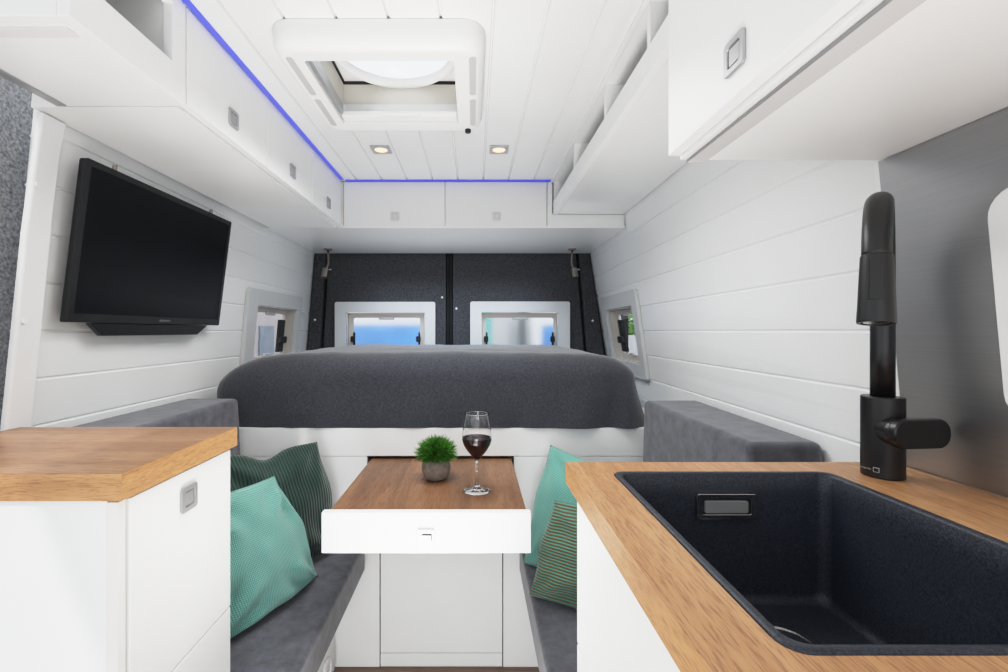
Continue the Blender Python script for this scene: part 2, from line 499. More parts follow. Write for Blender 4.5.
make_window('window_1', rear_map, (-.812, -.226, -.225, .170), (-.747, -.288, -.155, .110), (-.712, -.318, -.115, .078), .028, M['pane_blur'], [(-.712, -.702), (-.328, -.318)], stay=.085)
make_window('window_2', rear_map, (-.022, .560, -.225, .172), (.041, .492, -.155, .110), (.070, .470, -.115, .078), .028, M['pane_blur'], [(.070, .080), (.460, .470)], stay=.085)
make_window('window_3', smR, (1.94, 2.51, -.215, .182), (2.005, 2.445, -.150, .114), (2.06, 2.40, -.118, .088), .045, M['pane'], [(2.335, 2.40)])
make_window('window_4', smL, (1.86, 2.46, -.215, .180), (1.945, 2.405, -.150, .114), (1.985, 2.36, -.118, .088), .045, M['pane'], [(2.305, 2.36)])

# ------------------------------------------------------------------ latches
def latch(parent, fn, u, v, size=.042, m='latch'):
    s = size/2
    a = put('latch', plate(rrect(u-s, u+s, v-s, v+s, .006, 4), [rrect(u-s*.60, u+s*.60, v-s*.60, v+s*.60, .003, 3)], 0, .004, fn), M[m], parent, bevel=.0012)
    k = put('push_button', plate(rrect(u-s*.52, u+s*.52, v-s*.52, v+s*.52, .002, 3), [], 0, .0028, fn), M[m], a, bevel=.0008)
    put('button_gap', plate(rrect(u-s*.62, u+s*.62, v-s*.62, v+s*.62, .002, 3), [], 0, .0006, fn), M['slot'], a)
    return a

# ------------------------------------------------------------------ left overhead cabinets
LF = -.580
def left_face(u, v, d): return (LF+d, u, v)
def wl(y, h): return WX(-1, y, h)+.004

labels = ['white overhead cabinet above the TV, next to the open niche, large latch',
          'white overhead cabinet above the TV, middle door of the row',
          'white overhead cabinet on the TV side, last door before the rear cabinets']
Y0, YW = .908, .3545
GRP = 'overhead cabinets on the television side'
r = thing('overhead_cabinet', labels[0], 'cabinet', (-.74, Y0+YW/2, .452), GRP)
y0, y1 = Y0+.0008, Y0+YW-.0008
bm = bmesh.new()
hexa(bm, [(wl(y0, .452), y0, .452), (LF-.020, y0, .452), (LF-.020, y1, .452), (wl(y0, .452), y1, .452),
          (wl(y0, .638), y0, .640), (LF-.020, y0, .640), (LF-.020, y1, .640), (wl(y0, .638), y1, .640)])
put('cabinet_body', bm, M['white'], r, bevel=.0008)
dr = put('door', B(LF-.0185, LF, y0+.0018, y1-.0018, .458, .6545), M['white'], r, bevel=.0012)
latch(dr, left_face, (y0+y1)/2-.002, .510)
for i in (1, 2):
    c = copy_tree(r); c.location.y += YW*i; c['label'] = labels[i]

# open niche unit at the near end
r = thing('open_overhead_niche', 'white open-fronted overhead niche at the near end of the cabinet row', 'shelf unit', (-.71, .776, .452))
yn0, yn1 = .645, .9055
put('bottom_panel', B(-.835, LF-.019, yn0+.016, yn1, .452, .468), M['white'], r, bevel=.001)
put('end_panel', B(-.835, LF-.019, yn0, yn0+.0155, .452, .643), M['white'], r, bevel=.001)
put('side_panel', B(-.835, LF-.019, .872, yn1, .4685, .643), M['white'], r, bevel=.001)
put('back_panel', B(-.835, -.815, yn0+.016, .8715, .4685, .643), M['white'], r)
fr = put('front_frame', plate([(yn0, .452), (yn1, .452), (yn1, .655), (yn0, .655)], [[(yn0+.03, .520), (.866, .520), (.866, .632), (yn0+.03, .632)]], -.0185, 0, left_face), M['white'], r, bevel=.001)
put('screw_cap', cyl((-.8148, .84, .60), (-.812, .84, .60), .006, 16), M['brass'], r)
put('light_strip', B(-.835, -.604, .668, .690, .4495, .4518), M['strip'], r, bevel=.0008)
put('light_strip', B(-.833, -.815, .70, .90, .4485, .4518), M['alu'], r, bevel=.0008)

# blue LED lines in the gap under the ceiling
def led(name, label, bm): return tag(put(name, bm, M['led']), label, 'light strip')
led('led_strip', 'blue glowing light line over the cabinets on the TV side', B(-.579, -.565, .66, 1.95, .6555, .6578))
led('led_strip', 'blue glowing light line over the two rear cabinets', B(-.560, .335, 1.955, 1.972, .6555, .6578))

# ------------------------------------------------------------------ rear overhead cabinets
RY = 1.975
def rear_face(u, v, d): return (u, RY-d, v)
struct('trim_7', plate([(wl(RY, .452), RY+.002), (WX(1, RY, .452)-.004, RY+.002), (WX(1, 2.60, .452)-.004, 2.62), (wl(2.60, .452), 2.62)], [], .452, .463, lambda u, v, d: (u, v, d)), M['gloss'])
for x0, x1, lab in ((-.572, -.1275, 'white rear overhead cabinet left of the door split, above the bed'), (-.1265, .320, 'white rear overhead cabinet beside the open shelf, above the bed')):
    r = thing('rear_overhead_cabinet', lab, 'cabinet', ((x0+x1)/2, 2.2, .464), 'rear overhead cabinets over the bed')
    put('cabinet_body', B(x0, x1, RY+.0195, 2.60, .464, .640), M['edge'], r)
    d = put('door', B(x0+.0006, x1-.0006, RY, RY+.0185, .4535, .6545), M['white'], r, bevel=.0012)
    latch(d, rear_face, (x0+x1)/2+.003, .503, .040, 'latch_w')
struct('trim_8', B((.322, .343, RY, RY+.018, .4535, .6545), (.343, .661, RY, RY+.018, .4535, .5112), (.343, .62, RY+.03, RY+.04, .507, .655)), M['white'])
struct('trim_10', B((wl(RY, .6)+.01, -.601, RY+.004, RY+.02, .464, .655), (-.60, -.574, RY, RY+.018, .4535, .6545)), M['edge'])

# ------------------------------------------------------------------ right open shelf
SX = .347
def wr(y, h): return WX(1, y, h)-.004
r = thing('open_overhead_shelf', 'long white open overhead shelf with low front lip and dividers', 'shelf', (.5, 1.35, .509))
bm = bmesh.new(); ys0, ys1 = .735, 1.9743
hexa(bm, [(SX+.0185, ys0, .512), (wr(ys0, .512), ys0, .512), (wr(ys1, .512), ys1, .512), (SX+.0185, ys1, .512),
          (SX+.0185, ys0, .525), (wr(ys0, .525), ys0, .525), (wr(ys1, .525), ys1, .525), (SX+.0185, ys1, .525)])
put('bottom_panel', bm, M['gloss'], r, bevel=.001)
put('front_lip', B(SX, SX+.018, ys0, ys1, .5115, .567), M['white'], r, bevel=.0012)
put('top_panel', B(SX+.0014, .62, ys0, ys1, .6520, .6565), M['white'], r)
put('top_rail', B(SX-.010, SX+.001, ys0, ys1, .6515, .6565), M['white'], r, bevel=.001)
for yd in (.89, 1.19, 1.56, 1.955):
    bm = bmesh.new(); xb = .60
    hexa(bm, [(SX+.0185, yd, .5255), (wr(yd, .53), yd, .5255), (wr(yd, .53), yd+.016, .5255), (SX+.0185, yd+.016, .5255),
              (SX+.0185, yd, .6515), (wr(yd, .652), yd, .6515), (wr(yd, .652), yd+.016, .6515), (SX+.0185, yd+.016, .6515)])
    box(bm, SX+.0015, SX+.0186, yd, yd+.016, .5674, .6515)
    put('divider', bm, M['white'], r)

# ------------------------------------------------------------------ right near wall cabinet over the sink
KX = .315
def kface(u, v, d): return (KX-d, u, v)
r = thing('kitchen_wall_cabinet', 'large white wall cabinet above the sink with silver latch', 'cabinet', (.49, .35, .276))
bm = bmesh.new(); ya, yb = -.12, .730
hexa(bm, [(KX+.019, ya, .277), (wr(ya, .277), ya, .277), (wr(yb, .277), yb, .277), (KX+.019, yb, .277),
          (KX+.019, ya, .656), (wr(ya, .656), ya, .656), (wr(yb, .656), yb, .656), (KX+.019, yb, .656)])
put('cabinet_body', bm, M['white'], r, bevel=.001)
d = put('door', B(KX, KX+.018, .352, yb, .2835, .654), M['white'], r, bevel=.0015)
latch(d, kface, .541, .333)
d = put('door', B(KX, KX+.018, ya, .348, .2835, .654), M['white'], r, bevel=.0015)
latch(d, kface, .13, .333)
lp = put('light_profile', B(KX+.028, KX+.056, ya, yb-.002, .2715, .2765), M['steel_d'], r, bevel=.0006)
put('diffuser', B(KX+.0285, KX+.0555, ya, yb-.004, .2708, .2714), M['strip2'], lp)

# ------------------------------------------------------------------ steel splashback and kitchen window trim
sp = struct('trim_9', plate([(-.5, -.2195), (.733, -.2195), (.733, .2755), (-.5, .2755)], [], .001, .006, smR), M['steel'])
put('edge_strip', plate([(.7335, -.2195), (.742, -.2195), (.742, .2755), (.7335, .2755)], [], .001, .006, smR), M['white'], sp)
w5 = struct('window_5', plate(rrect(.10, .571, -.115, .176, .035, 6), [rrect(.16, .523, -.06, .135, .02, 4)], .0065, .026, smR), M['plastic'], bevel=.006, seg=3)
put('window_blind', plate(rrect(.157, .526, -.063, .138, .02, 4), [], .0068, .012, smR), M['beige'], w5)

# ------------------------------------------------------------------ roof vent
cx, cy = -.205, 1.155
r = thing('roof_vent', 'white square roof vent with clear round dome in the ceiling', 'roof vent', (cx, cy, .60))
OP = (-.378, -.045, 1.0, 1.304)
def vent_map(u, v, d): return (u, v, .657-d)
VO = (-.441, .024, .947, 1.368)
def vl(e, rad, z): return [(p[0], p[1], z) for p in rrect(VO[0]+e, VO[1]-e, VO[2]+e, VO[3]-e, rad, 8)]
vloops = [vl(0, .05, .6572), vl(0, .05, .634)]
for i in range(1, 8):
    a = PI/2*i/7; vloops.append(vl(.024*(1-math.cos(a)), .05-.02*(1-math.cos(a)), .634-.034*math.sin(a)))
vloops.append(vl(.030, .03, .600))
vloops += [[(p[0], p[1], z) for p in rrect(*OP, .006, 8)] for z in (.600, .601, .6572)]
vf = put('vent_frame', loft(vloops, False), M['plastic'], r)
for k, p in enumerate(vf.data.polygons): p.use_smooth = k < 36*8
sh = bmesh.new()
plate([(HX0+.002, HY0+.002), (HX1-.002, HY0+.002), (HX1-.002, HY1-.002), (HX0+.002, HY1-.002)], [[(HX0+.006, HY0+.006), (HX1-.006, HY0+.006), (HX1-.006, HY1-.006), (HX0+.006, HY1-.006)]], -.06, .0, vent_map, sh)
put('vent_shaft', sh, M['beige'], r)
gs = .155
circ = [(cx+gs*math.cos(2*PI*k/48), cy-.005+gs*math.sin(2*PI*k/48)) for k in range(48)]
put('fan_plate', plate([(HX0-.03, HY0-.03), (HX1+.03, HY0-.03), (HX1+.03, HY1+.03), (HX0-.03, HY1+.03)], [circ], -.075, -.068, vent_map), M['plastic'], r)
put('gasket', plate([(HX0, HY0), (HX1, HY0), (HX1, HY1), (HX0, HY1)], [[(HX0+.010, HY0+.010), (HX1-.010, HY0+.010), (HX1-.010, HY1-.010), (HX0+.010, HY1-.010)]], -.0675, -.0605, vent_map), M['blackrub'], r)
tb = bmesh.new()
tube(tb, [(cx+.155*math.cos(2*PI*k/64), cy-.005+.155*math.sin(2*PI*k/64), .716) for k in range(65)], .012, 10, caps=False)
put('fan_ring', tb, M['plastic'], r, smooth=True)
prof = [(.165*math.sin(a), .055*math.cos(a)) for a in [i*PI/2/10 for i in range(11)]]
put('dome', lathe(prof+[(p[0]*.97, p[1]*.94-.001) for p in prof[::-1]], (cx, cy-.005, .733), 48), M['dome'], r, smooth=True)
bl = put('blind_bar', B(OP[0]+.004, OP[1]-.004, OP[3]-.034, OP[3]-.002, .606, .622), M['plastic'], r, bevel=.003)
put('pull_lip', B(cx-.055, cx+.055, OP[3]-.044, OP[3]-.034, .604, .612), M['white'], bl, bevel=.002)
for k in (-1, 0, 1):
    put('bar_screw', cyl((cx+k*.024, OP[3]-.018, .6245), (cx+k*.024, OP[3]-.018, .6215), .004, 10), M['brass'], bl)
put('blind_bar', B(OP[0]+.002, OP[0]+.010, OP[2]+.004, OP[3]-.036, .612, .640), M['alu'], r, bevel=.001)
for (sx, a, b) in ((-.407, .985, 1.145), (-.407, 1.165, 1.315), (-.003, .985, 1.145), (-.003, 1.165, 1.315)):
    put('air_slot', plate(rrect(sx-.008, sx+.008, a, b, .007, 4), [], .0565, .0575, vent_map), M['slot'], r)
put('vent_knob', cyl((-.018, 1.340, .601), (-.018, 1.340, .590), .009, 16), M['black'], r, bevel=.002)

# ceiling spotlights
def spot(x, lab):
    y = 1.627
    r = thing('ceiling_spotlight', lab, 'light', (x, y, .657), 'square ceiling spotlights')
    f = lambda u, v, d: (u, v, .6578-d)
    c = [(x+.023*math.cos(2*PI*k/28), y+.023*math.sin(2*PI*k/28)) for k in range(28)]
    put('spot_frame', plate(rrect(x-.034, x+.034, y-.034, y+.034, .003, 2), [c], 0, .005, f), M['alu'], r, bevel=.001)
    put('spot_lens', cyl((x, y, .6575), (x, y, .6545), .0225, 28), M['lens'], r)
    l = bpy.data.lights.new('spot_lamp', 'SPOT'); l.energy = 2.0; l.color = (1, .85, .65); l.spot_size = 1.9; l.spot_blend = .8; l.shadow_soft_size = .02
    o = bpy.data.objects.new('spot_lamp', l); C.objects.link(o); o.location = (x, y, H+.645)
spot(-.336, 'small square ceiling spotlight nearer the TV wall, warm glow')
spot(.090, 'small square ceiling spotlight nearer the open shelf, warm glow')

# ------------------------------------------------------------------ television
def tv_map(u, v, d): return (-.860-.1236*(.38-v)+d, u, v)
T = (1.0, 1.596, .020, .386)
r = thing('television', 'flat black television with speaker bar on the white plank wall', 'television', (-.90, 1.3, -.015))
put('tv_casing', plate(rrect(*T, .004, 3), [], -.018, -.0045, tv_map), M['tvbody'], r, bevel=.002)
bz = put('bezel', plate(rrect(*T, .004, 3), [rrect(T[0]+.014, T[1]-.014, T[2]+.020, T[3]-.014, .001, 1)], -.0045, 0, tv_map), M['tvbody'], r, bevel=.001)
put('screen', plate(rrect(T[0]+.0135, T[1]-.0135, T[2]+.0195, T[3]-.0135, .001, 1), [], -.0044, -.0018, tv_map), M['screen'], r)
put('speaker_bar', plate([(1.065, .019), (1.535, .019), (1.485, -.012), (1.105, -.012)], [], -.018, -.004, tv_map), M['tvbody'], r, bevel=.002)
for u in (1.09, 1.49):
    put('mounting_hook', cyl(tv_map(u, .386, -.012), tv_map(u, .402, -.012), .005, 12), M['nickel'], r)
ax_u = Vector((0, 1, 0)); ax_v = Vector((.1236, 0, 1)).normalized(); nrm = ax_u.cross(ax_v)
mtx = Matrix((ax_u, ax_v, nrm)).transposed().to_4x4(); mtx.translation = Vector(tv_map(1.315, .0305, .0004))
lettering('logo_lettering', 'alphatronics', .0095, M['alu'], r, mtx)

# ------------------------------------------------------------------ left kitchen counter
CX = -.493
r = thing('kitchen_counter_cabinet', 'white base cabinet with silver latch under the oak top, TV side', 'cabinet', (-.70, .78, -1.15))
kx = -.500
def lface(u, v, d): return (kx+d, u, v)
put('cabinet_body', B(-.93, kx-.020, .637, .924, -1.149, -.2385), M['white'], r, bevel=.001)
d = put('door', B(kx-.0195, kx, .654, .924, -.563, -.243), M['white'], r, bevel=.0012)
latch(d, lface, .787, -.291, .044)
put('door', B(kx-.0195, kx, .654, .924, -1.08, -.566), M['white'], r, bevel=.0012)
put('edge_strip', B(kx-.0195, kx-.004, .637, .651, -1.149, -.243), M['edge'], r)
wt = tag(put('oak_worktop', B(-.945, CX-.0012, .6302, .937, -.238, -.2), M['oak_x'], bevel=.0006, loc=(-.72, .78, -.238)), 'short oak worktop on the white cabinet at the TV side', 'worktop')

put('edge_band', B((-.945, CX, .629, .630, -.238, -.2002)), M['oak_edge'], wt)
put('edge_band', B((CX-.001, CX, .6302, .937, -.238, -.2002)), M['oak_edge_y'], wt)
# ------------------------------------------------------------------ right kitchen: worktop, sink, cabinet, faucet
SO = (.214, .552, .306, .702)
bm = plate([(.155, -.35), (wr(-.3, -.22)-.004, -.35), (wr(.6, -.22)-.004, .733), (wr(.756, -.22), .756), (.155, .756)], [rrect(SO[0]-.0006, SO[1]+.0006, SO[2]-.0006, SO[3]+.0006, .0185, 8)], -.254, -.22, lambda u, v, d: (u, v, d))
wt = tag(put('oak_worktop', bm, M['oak_y'], bevel=.0006, loc=(.43, .3, -.254)), 'long oak worktop with a cut-out around the black sink', 'worktop')
put('edge_band', B(.1538, .1548, -.35, .756, -.254, -.2202), M['oak_edge_y'], wt)
r = thing('sink_cabinet', 'white base cabinet under the long oak worktop and sink', 'cabinet', (.43, .3, -1.15))
put('door', B(.171, .183, -.30, .7465, -.515, -.258), M['white'], r, bevel=.001)
put('door', B(.171, .183, -.30, .7465, -1.10, -.5195), M['white'], r, bevel=.001)
put('side_panel', B(.1835, .66, .730, .7465, -1.149, -.2545), M['white'], r)
put('plinth', B(.20, .215, -.30, .7295, -1.149, -1.10), M['white'], r)

# sink: rim, bowl
def rr3(x0, x1, y0, y1, rad, z, n=8): return [(p[0], p[1], z) for p in rrect(x0, x1, y0, y1, rad, n)]
def shrink(t, e): return (t[0]+e, t[1]-e, t[2]+e, t[3]-e)
r = thing('sink', 'black granite composite sink set into the oak worktop', 'sink', (.38, .5, -.43))
lo = [rr3(*shrink(SO, .002), .017, -.25), rr3(*SO, .018, -.232), rr3(*SO, .018, -.2205), rr3(*shrink(SO, .0015), .017, -.2185), rr3(*shrink(SO, .008), .016, -.2188), rr3(*shrink(SO, .0105), .015, -.222)]
for i in range(1, 7):
    t = i/6; lo.append(rr3(*shrink(SO, .0105+.007*t), .016, lerp(-.222, -.397, t)))
for i in range(1, 6):
    a = PI/2*i/5; lo.append(rr3(*shrink(SO, .0175+.014*(1-math.cos(a))), .018, -.397-.015*math.sin(a)))
lo.append(rr3(*shrink(SO, .10), .03, -.413))
bowl = put('sink_bowl', loft(lo), M['sink'], r, smooth=True)
oy = SO[3]-.0130
def ofl(u, v, d): return (u, oy-.003-d, v)
ov = put('overflow', plate(rrect(.338, .428, -.285, -.247, .004, 3), [rrect(.346, .420, -.278, -.254, .003, 3)], -.004, .005, ofl), M['chrome'], r, bevel=.001)
put('overflow_cover', plate(rrect(.350, .416, -.2765, -.2575, .003, 3), [], -.002, .0045, ofl), M['steel_d'], ov, bevel=.001)
put('overflow_slot', plate(rrect(.346, .420, -.280, -.254, .003, 3), [], -.003, .0008, ofl), M['blackrub'], ov)
dc = (.409, .589, -.412)
dn = put('drain', lathe([(0, .003), (.030, .003), (.033, .004), (.045, .004), (.048, .001), (.048, -.01), (0, -.01)], dc, 40), M['chrome'], r, smooth=False)
for k in range(8):
    a = 2*PI*k/8
    put('drain_hole', cyl((dc[0]+.036*math.cos(a), dc[1]+.036*math.sin(a), dc[2]+.0035), (dc[0]+.036*math.cos(a), dc[1]+.036*math.sin(a), dc[2]+.0045), .003, 10), M['blackrub'], dn)

# faucet
fx, fy = .621, .684
r = thing('faucet', 'tall matt black kitchen faucet with pull-out spray beside the sink', 'faucet', (fx, fy, -.2195))
bs = put('faucet_base', lathe([(0, 0), (.0258, 0), (.0262, .002), (.0262, .119), (.0250, .1205), (0, .1205)], (fx, fy, -.2195), 48), M['black'], r)
put('base_collar', lathe([(.0125, 0), (.0145, 0), (.0145, .0025), (.0125, .0025)], (fx, fy, -.0988), 32), M['chrome'], r)
u = Vector((-.693, -.721, 0)).normalized()
Rr, rt = .093, .0148
za = .1885-Rr-rt
pts = [(fx, fy, -.099), (fx, fy, -.03), (fx, fy, .03)]
AE = math.radians(171)
for i in range(0, 23):
    a = AE*i/22
    p = Vector((fx, fy, za)) + u*(Rr-Rr*math.cos(a)) + Vector((0, 0, Rr*math.sin(a)))
    pts.append(tuple(p))
pe = Vector(pts[-1]); td = u*math.sin(AE) + Vector((0, 0, math.cos(AE)))
h0 = pe + td*max(0, (pe.z-.092)); 
pts.append(tuple(h0+td*.004))
put('spout_pipe', tube(bmesh.new(), pts, rt, 28), M['black'], r, smooth=True)
HL = .084
side = Vector((0, 0, 1)).cross(u).normalized(); fwd = side.cross(-td).normalized()
hb = h0+td*HL                                     # nozzle end
hm = Matrix((side, fwd, -td)).transposed().to_4x4(); hm.translation = hb
bm = lathe([(0, HL), (.0152, HL), (.0160, HL-.0015), (.0180, .02), (.0188, .002), (.0182, 0), (.0150, 0), (.0150, .0025), (0, .0025)], (0, 0, 0), 44)
bmesh.ops.transform(bm, matrix=hm, verts=bm.verts[:])
hd = put('spray_head', bm, M['black'], r)
bm = lathe([(0, .0006), (.0125, .0006), (.0140, .002), (0, .003)], (0, 0, 0), 32); bmesh.ops.transform(bm, matrix=hm, verts=bm.verts[:])
put('spray_nozzle', bm, M['chrome'], hd)
fs = 1 if (hm.to_3x3() @ Vector((0, 1, 0))).dot(u) > 0 else -1
def head_map(uu, v, d):
    rr_ = .0160+(HL-v)*.033+d; ang = uu/.0172
    return tuple(hm @ Vector((rr_*math.sin(ang), fs*rr_*math.cos(ang), v)))
put('spray_button', plate(rrect(-.0055, .0055, .026, .080, .002, 3), [], -.002, .0014, head_map), M['black'], hd, bevel=.0006)
put('button_gap', plate(rrect(-.0072, -.0058, .026, .078, .0006, 2), [], -.001, .0009, head_map), M['blackrub'], hd)
# lever: hub out of the base then flat rounded paddle
lc = Vector((fx, fy, -.147)); ld = Vector((-.22, -.975, 0)).normalized()
put('lever_hub', tube(bmesh.new(), [lc+ld*.014, lc+ld*.036, lc+ld*.042], [.0205, .0195, .0175], 32), M['black'], r, bevel=.001)
pu = Vector((.985, .17, 0)).normalized(); pn = Vector((.17, -.985, 0)).normalized()
pc = lc+ld*.040
def pad(uu, v, d):
    p = pc+pu*uu+pn*d; return (p.x, p.y, pc.z+v-(.02*uu))
put('lever', plate(rrect(-.020, .079, -.0215, .0215, .0205, 10), [], -.004, .008, pad), M['black'], r, bevel=.003, seg=3)
# maker's mark on the base
n2 = Vector((-.982, -.187, 0)).normalized()
tv = Vector((0, 0, 1)); tu = tv.cross(n2).normalized()
def base_map(uu, v, d):
    ang = uu/.0262; q = n2*math.cos(ang)+tu*math.sin(ang)
    p = Vector((fx, fy, 0))+q*(.0262+d); return (p.x, p.y, v)
mk = put('logo_frame', plate([(.0060, -.2105), (.0135, -.2105), (.0135, -.2035), (.0060, -.2035)], [[(.0068, -.2097), (.0127, -.2097), (.0127, -.2043), (.0068, -.2043)]], 0, .0004, base_map), M['alu'], r)
mm = Matrix((tu, tv, n2)).transposed().to_4x4(); mm.translation = Vector(base_map(-.0045, -.2072, .0006))
lettering('logo_lettering', 'hansgrohe', .0040, M['alu'], r, mm)

# ------------------------------------------------------------------ bed
r = thing('bed_platform', 'white panelled bed platform across the rear of the van', 'bed', (-.11, 2.0, -1.15))
BY = 1.540
put('front_rail', B(-.965, .735, BY, BY+.018, -.428, -.332), M['white'], r, bevel=.001)
put('mattress_board', B(-.955, .735, BY+.0185, 2.60, -.350, -.333), M['white'], r)
put('front_panel', B((-.975, -.366, BY, BY+.018, -1.149, -.4295), (-.366, -.3235, BY, BY+.018, -1.149, -.556)), M['white'], r)
put('front_panel', B((.137, .745, BY, BY+.018, -1.149, -.4295), (.1005, .137, BY, BY+.018, -1.149, -.556)), M['white'], r)
put('locker_door', B(-.320, .097, BY+.001, BY+.018, -1.102, -.556), M['white'], r, bevel=.001)
put('kickboard', B(-.320, .097, BY+.001, BY+.018, -1.149, -1.104), M['white'], r, bevel=.001)
put('back_lining', B(-.95, .73, 2.56, 2.575, -1.149, -.351), M['edge'], r)

def blanket():
    bm = bmesh.new()
    lo_, hi_ = Vector((-.915, 1.542, -.331)), Vector((.565, 2.575, -.076))
    rad = Vector((.24, .06, .085)); RL, RR_ = .31, .20
    def shape(p):
        rad.x = RL if p.x < -.2 else RR_
        tz = min(1, max(0, (-.40-p.x)/.35)); rad.z = lerp(.085, .15, tz*tz*(3-2*tz))
        c = Vector((min(max(p.x, lo_.x+RL), hi_.x-RR_), min(max(p.y, lo_.y+rad.y), hi_.y-rad.y), min(p.z, hi_.z-rad.z)))
        d = Vector(((p.x-c.x)/rad.x, (p.y-c.y)/rad.y, max(0, p.z-c.z)/rad.z))
        m = max(abs(d.x), abs(d.y), abs(d.z))
        if m > 1e-6 and d.length > 1e-6:
            d = d.normalized()*m
        q = Vector((c.x+d.x*rad.x, c.y+d.y*rad.y, c.z+d.z*rad.z))
        low = min(1, max(0, (hi_.z-q.z)/(hi_.z-lo_.z)))
        endr = max(0, min(1, (q.x-.10)/.45))
        if q.x > .3: q.x += .045*low*low*((q.x-.3)/.25)
        fr_ = max(0, 1-(q.y-lo_.y)/.12)
        fold = math.sin(q.x*52+2.2*math.sin(q.x*9)+low*1.5)*.5+math.sin(q.x*23+1)*.5
        q.y -= fr_*(low**1.3)*(.004+.024*endr)*(fold+1)*.9
        n = noise.noise(Vector((q.x*5, q.y*5, q.z*5)))*.006+noise.noise(Vector((q.x*14, q.y*14, 3)))*.003
        q.z += n*(1-low)
        q.y += fr_*noise.noise(Vector((q.x*4, 5, q.z*6)))*.004
        q.x += noise.noise(Vector((q.y*9, q.z*9, 1)))*.004
        q.y = max(q.y, 1.520)
        q.z = max(q.z, -.3315)
        return q
    nx, ny, nz = 150, 70, 22
    def face(f, a, b):
        g = [[bm.verts.new(shape(f(i/a, j/b))) for j in range(b+1)] for i in range(a+1)]
        for i in range(a):
            for j in range(b): bm.faces.new((g[i][j], g[i+1][j], g[i+1][j+1], g[i][j+1]))
    L = lambda s, t, k: lerp(lo_[k], hi_[k], s)
    face(lambda s, t: Vector((lerp(lo_.x, hi_.x, s), lerp(lo_.y, hi_.y, t), hi_.z)), nx, ny)
    face(lambda s, t: Vector((lerp(lo_.x, hi_.x, s), lo_.y, lerp(lo_.z, hi_.z, t))), nx, nz)
    face(lambda s, t: Vector((lerp(lo_.x, hi_.x, s), hi_.y, lerp(lo_.z, hi_.z, t))), nx, nz)
    face(lambda s, t: Vector((lo_.x, lerp(lo_.y, hi_.y, s), lerp(lo_.z, hi_.z, t))), ny, nz)
    face(lambda s, t: Vector((hi_.x, lerp(lo_.y, hi_.y, s), lerp(lo_.z, hi_.z, t))), ny, nz)
    bmesh.ops.remove_doubles(bm, verts=bm.verts[:], dist=.0005)
    return bm
tag(put('bed_blanket', blanket(), M['blanket'], smooth=True, loc=(-.15, 2.05, -.331)), 'heather grey blanket draped over the mattress on the bed platform', 'blanket')

# ------------------------------------------------------------------ pull-out table
r = thing('pullout_table', 'pull-out table with walnut top and white drawer front', 'table', (-.115, 1.3, -.545))
put('tabletop', B(-.352, .128, 1.0985, 1.66, -.452, -.438), M['walnut'], r, bevel=.0008)
put('table_side', B(-.350, -.335, 1.0985, 1.66, -.530, -.4525), M['white'], r)
put('table_side', B(.111, .126, 1.0985, 1.66, -.530, -.4525), M['white'], r)
f = put('drawer_front', B(-.3655, .1365, 1.078, 1.098, -.5325, -.435), M['white'], r, bevel=.0012)
def tface(u, v, d): return (u, 1.078-d, v)
a = put('latch', plate(rrect(-.1365, -.0950, -.516, -.474, .004, 4), [], 0, .005, tface), M['latch_w'], f, bevel=.0012)
put('latch_pull', plate([(-.128, -.487), (-.1025, -.487), (-.1025, -.505), (-.107, -.505), (-.107, -.4915), (-.128, -.4915)], [], .005, .0075, tface), M['chrome'], a, bevel=.0006)
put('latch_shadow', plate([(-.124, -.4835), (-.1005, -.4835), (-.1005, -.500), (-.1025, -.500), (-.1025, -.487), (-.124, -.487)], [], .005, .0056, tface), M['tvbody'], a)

# ------------------------------------------------------------------ benches
def bench(side, lab1, lab2, lab3):
    if side < 0:
        X0, X1, bx, y0 = -.985, -.370, -.474, .947
    else:
        X0, X1, bx, y0 = .742, .154, .262, .775
    y1 = 1.532
    r = thing('bench_box', lab1, 'bench', ((X0+X1)/2, 1.25, -1.15))
    a, b = sorted((X0, bx))
    put('bench_panel', B((a, b, y0, y1, -1.149, -.8155)), M['white'], r, bevel=.001)
    if side < 0:
        put('vent_outlet', tube(bmesh.new(), [(bx+.004, 1.44+.034*math.cos(2*PI*k/32), -1.09+.034*math.sin(2*PI*k/32)) for k in range(33)], .006, 10, caps=False), M['plastic'], r, smooth=True)
        put('outlet_disc', cyl((bx, 1.44, -1.09), (bx+.004, 1.44, -1.09), .030, 28), M['white'], r)
    a, b = sorted((X0, X1))
    tag(put('seat_cushion', B(a, b, y0, y1, -.815, -.718), M['velvet'], bevel=.012, seg=4, loc=((a+b)/2, 1.25, -.815)), lab2, 'seat cushion')
    bm = bmesh.new()
    if side < 0:
        ya, yb_, ft, fb, ht = .95, 1.518, -.792, -.765, -.226
        wb = lambda y, h: WX(-1, y, h)+.006
    else:
        ya, yb_, ft, fb, ht = .916, 1.490, .560, .548, -.228
        wb = lambda y, h: WX(1, y, h)-.006
    hexa(bm, [(fb, ya, -.7175), (wb(ya, -.7), ya, -.7175), (wb(yb_, -.7), yb_, -.7175), (fb, yb_, -.7175),
              (ft, ya, ht), (wb(ya, ht), ya, ht), (wb(yb_, ht), yb_, ht), (ft, yb_, ht)])
    tag(put('backrest_cushion', bm, M['velvet'], bevel=.015, seg=4, loc=(ft, 1.25, -.7175)), lab3, 'backrest cushion')
bench(-1, 'white bench box below the seat on the TV side', 'slate velvet seat cushion on the TV side bench', 'slate velvet backrest cushion against the TV wall')
bench(1, 'white bench box below the seat behind the sink counter', 'slate velvet seat cushion on the bench behind the sink', 'slate velvet backrest cushion against the wall behind the sink')

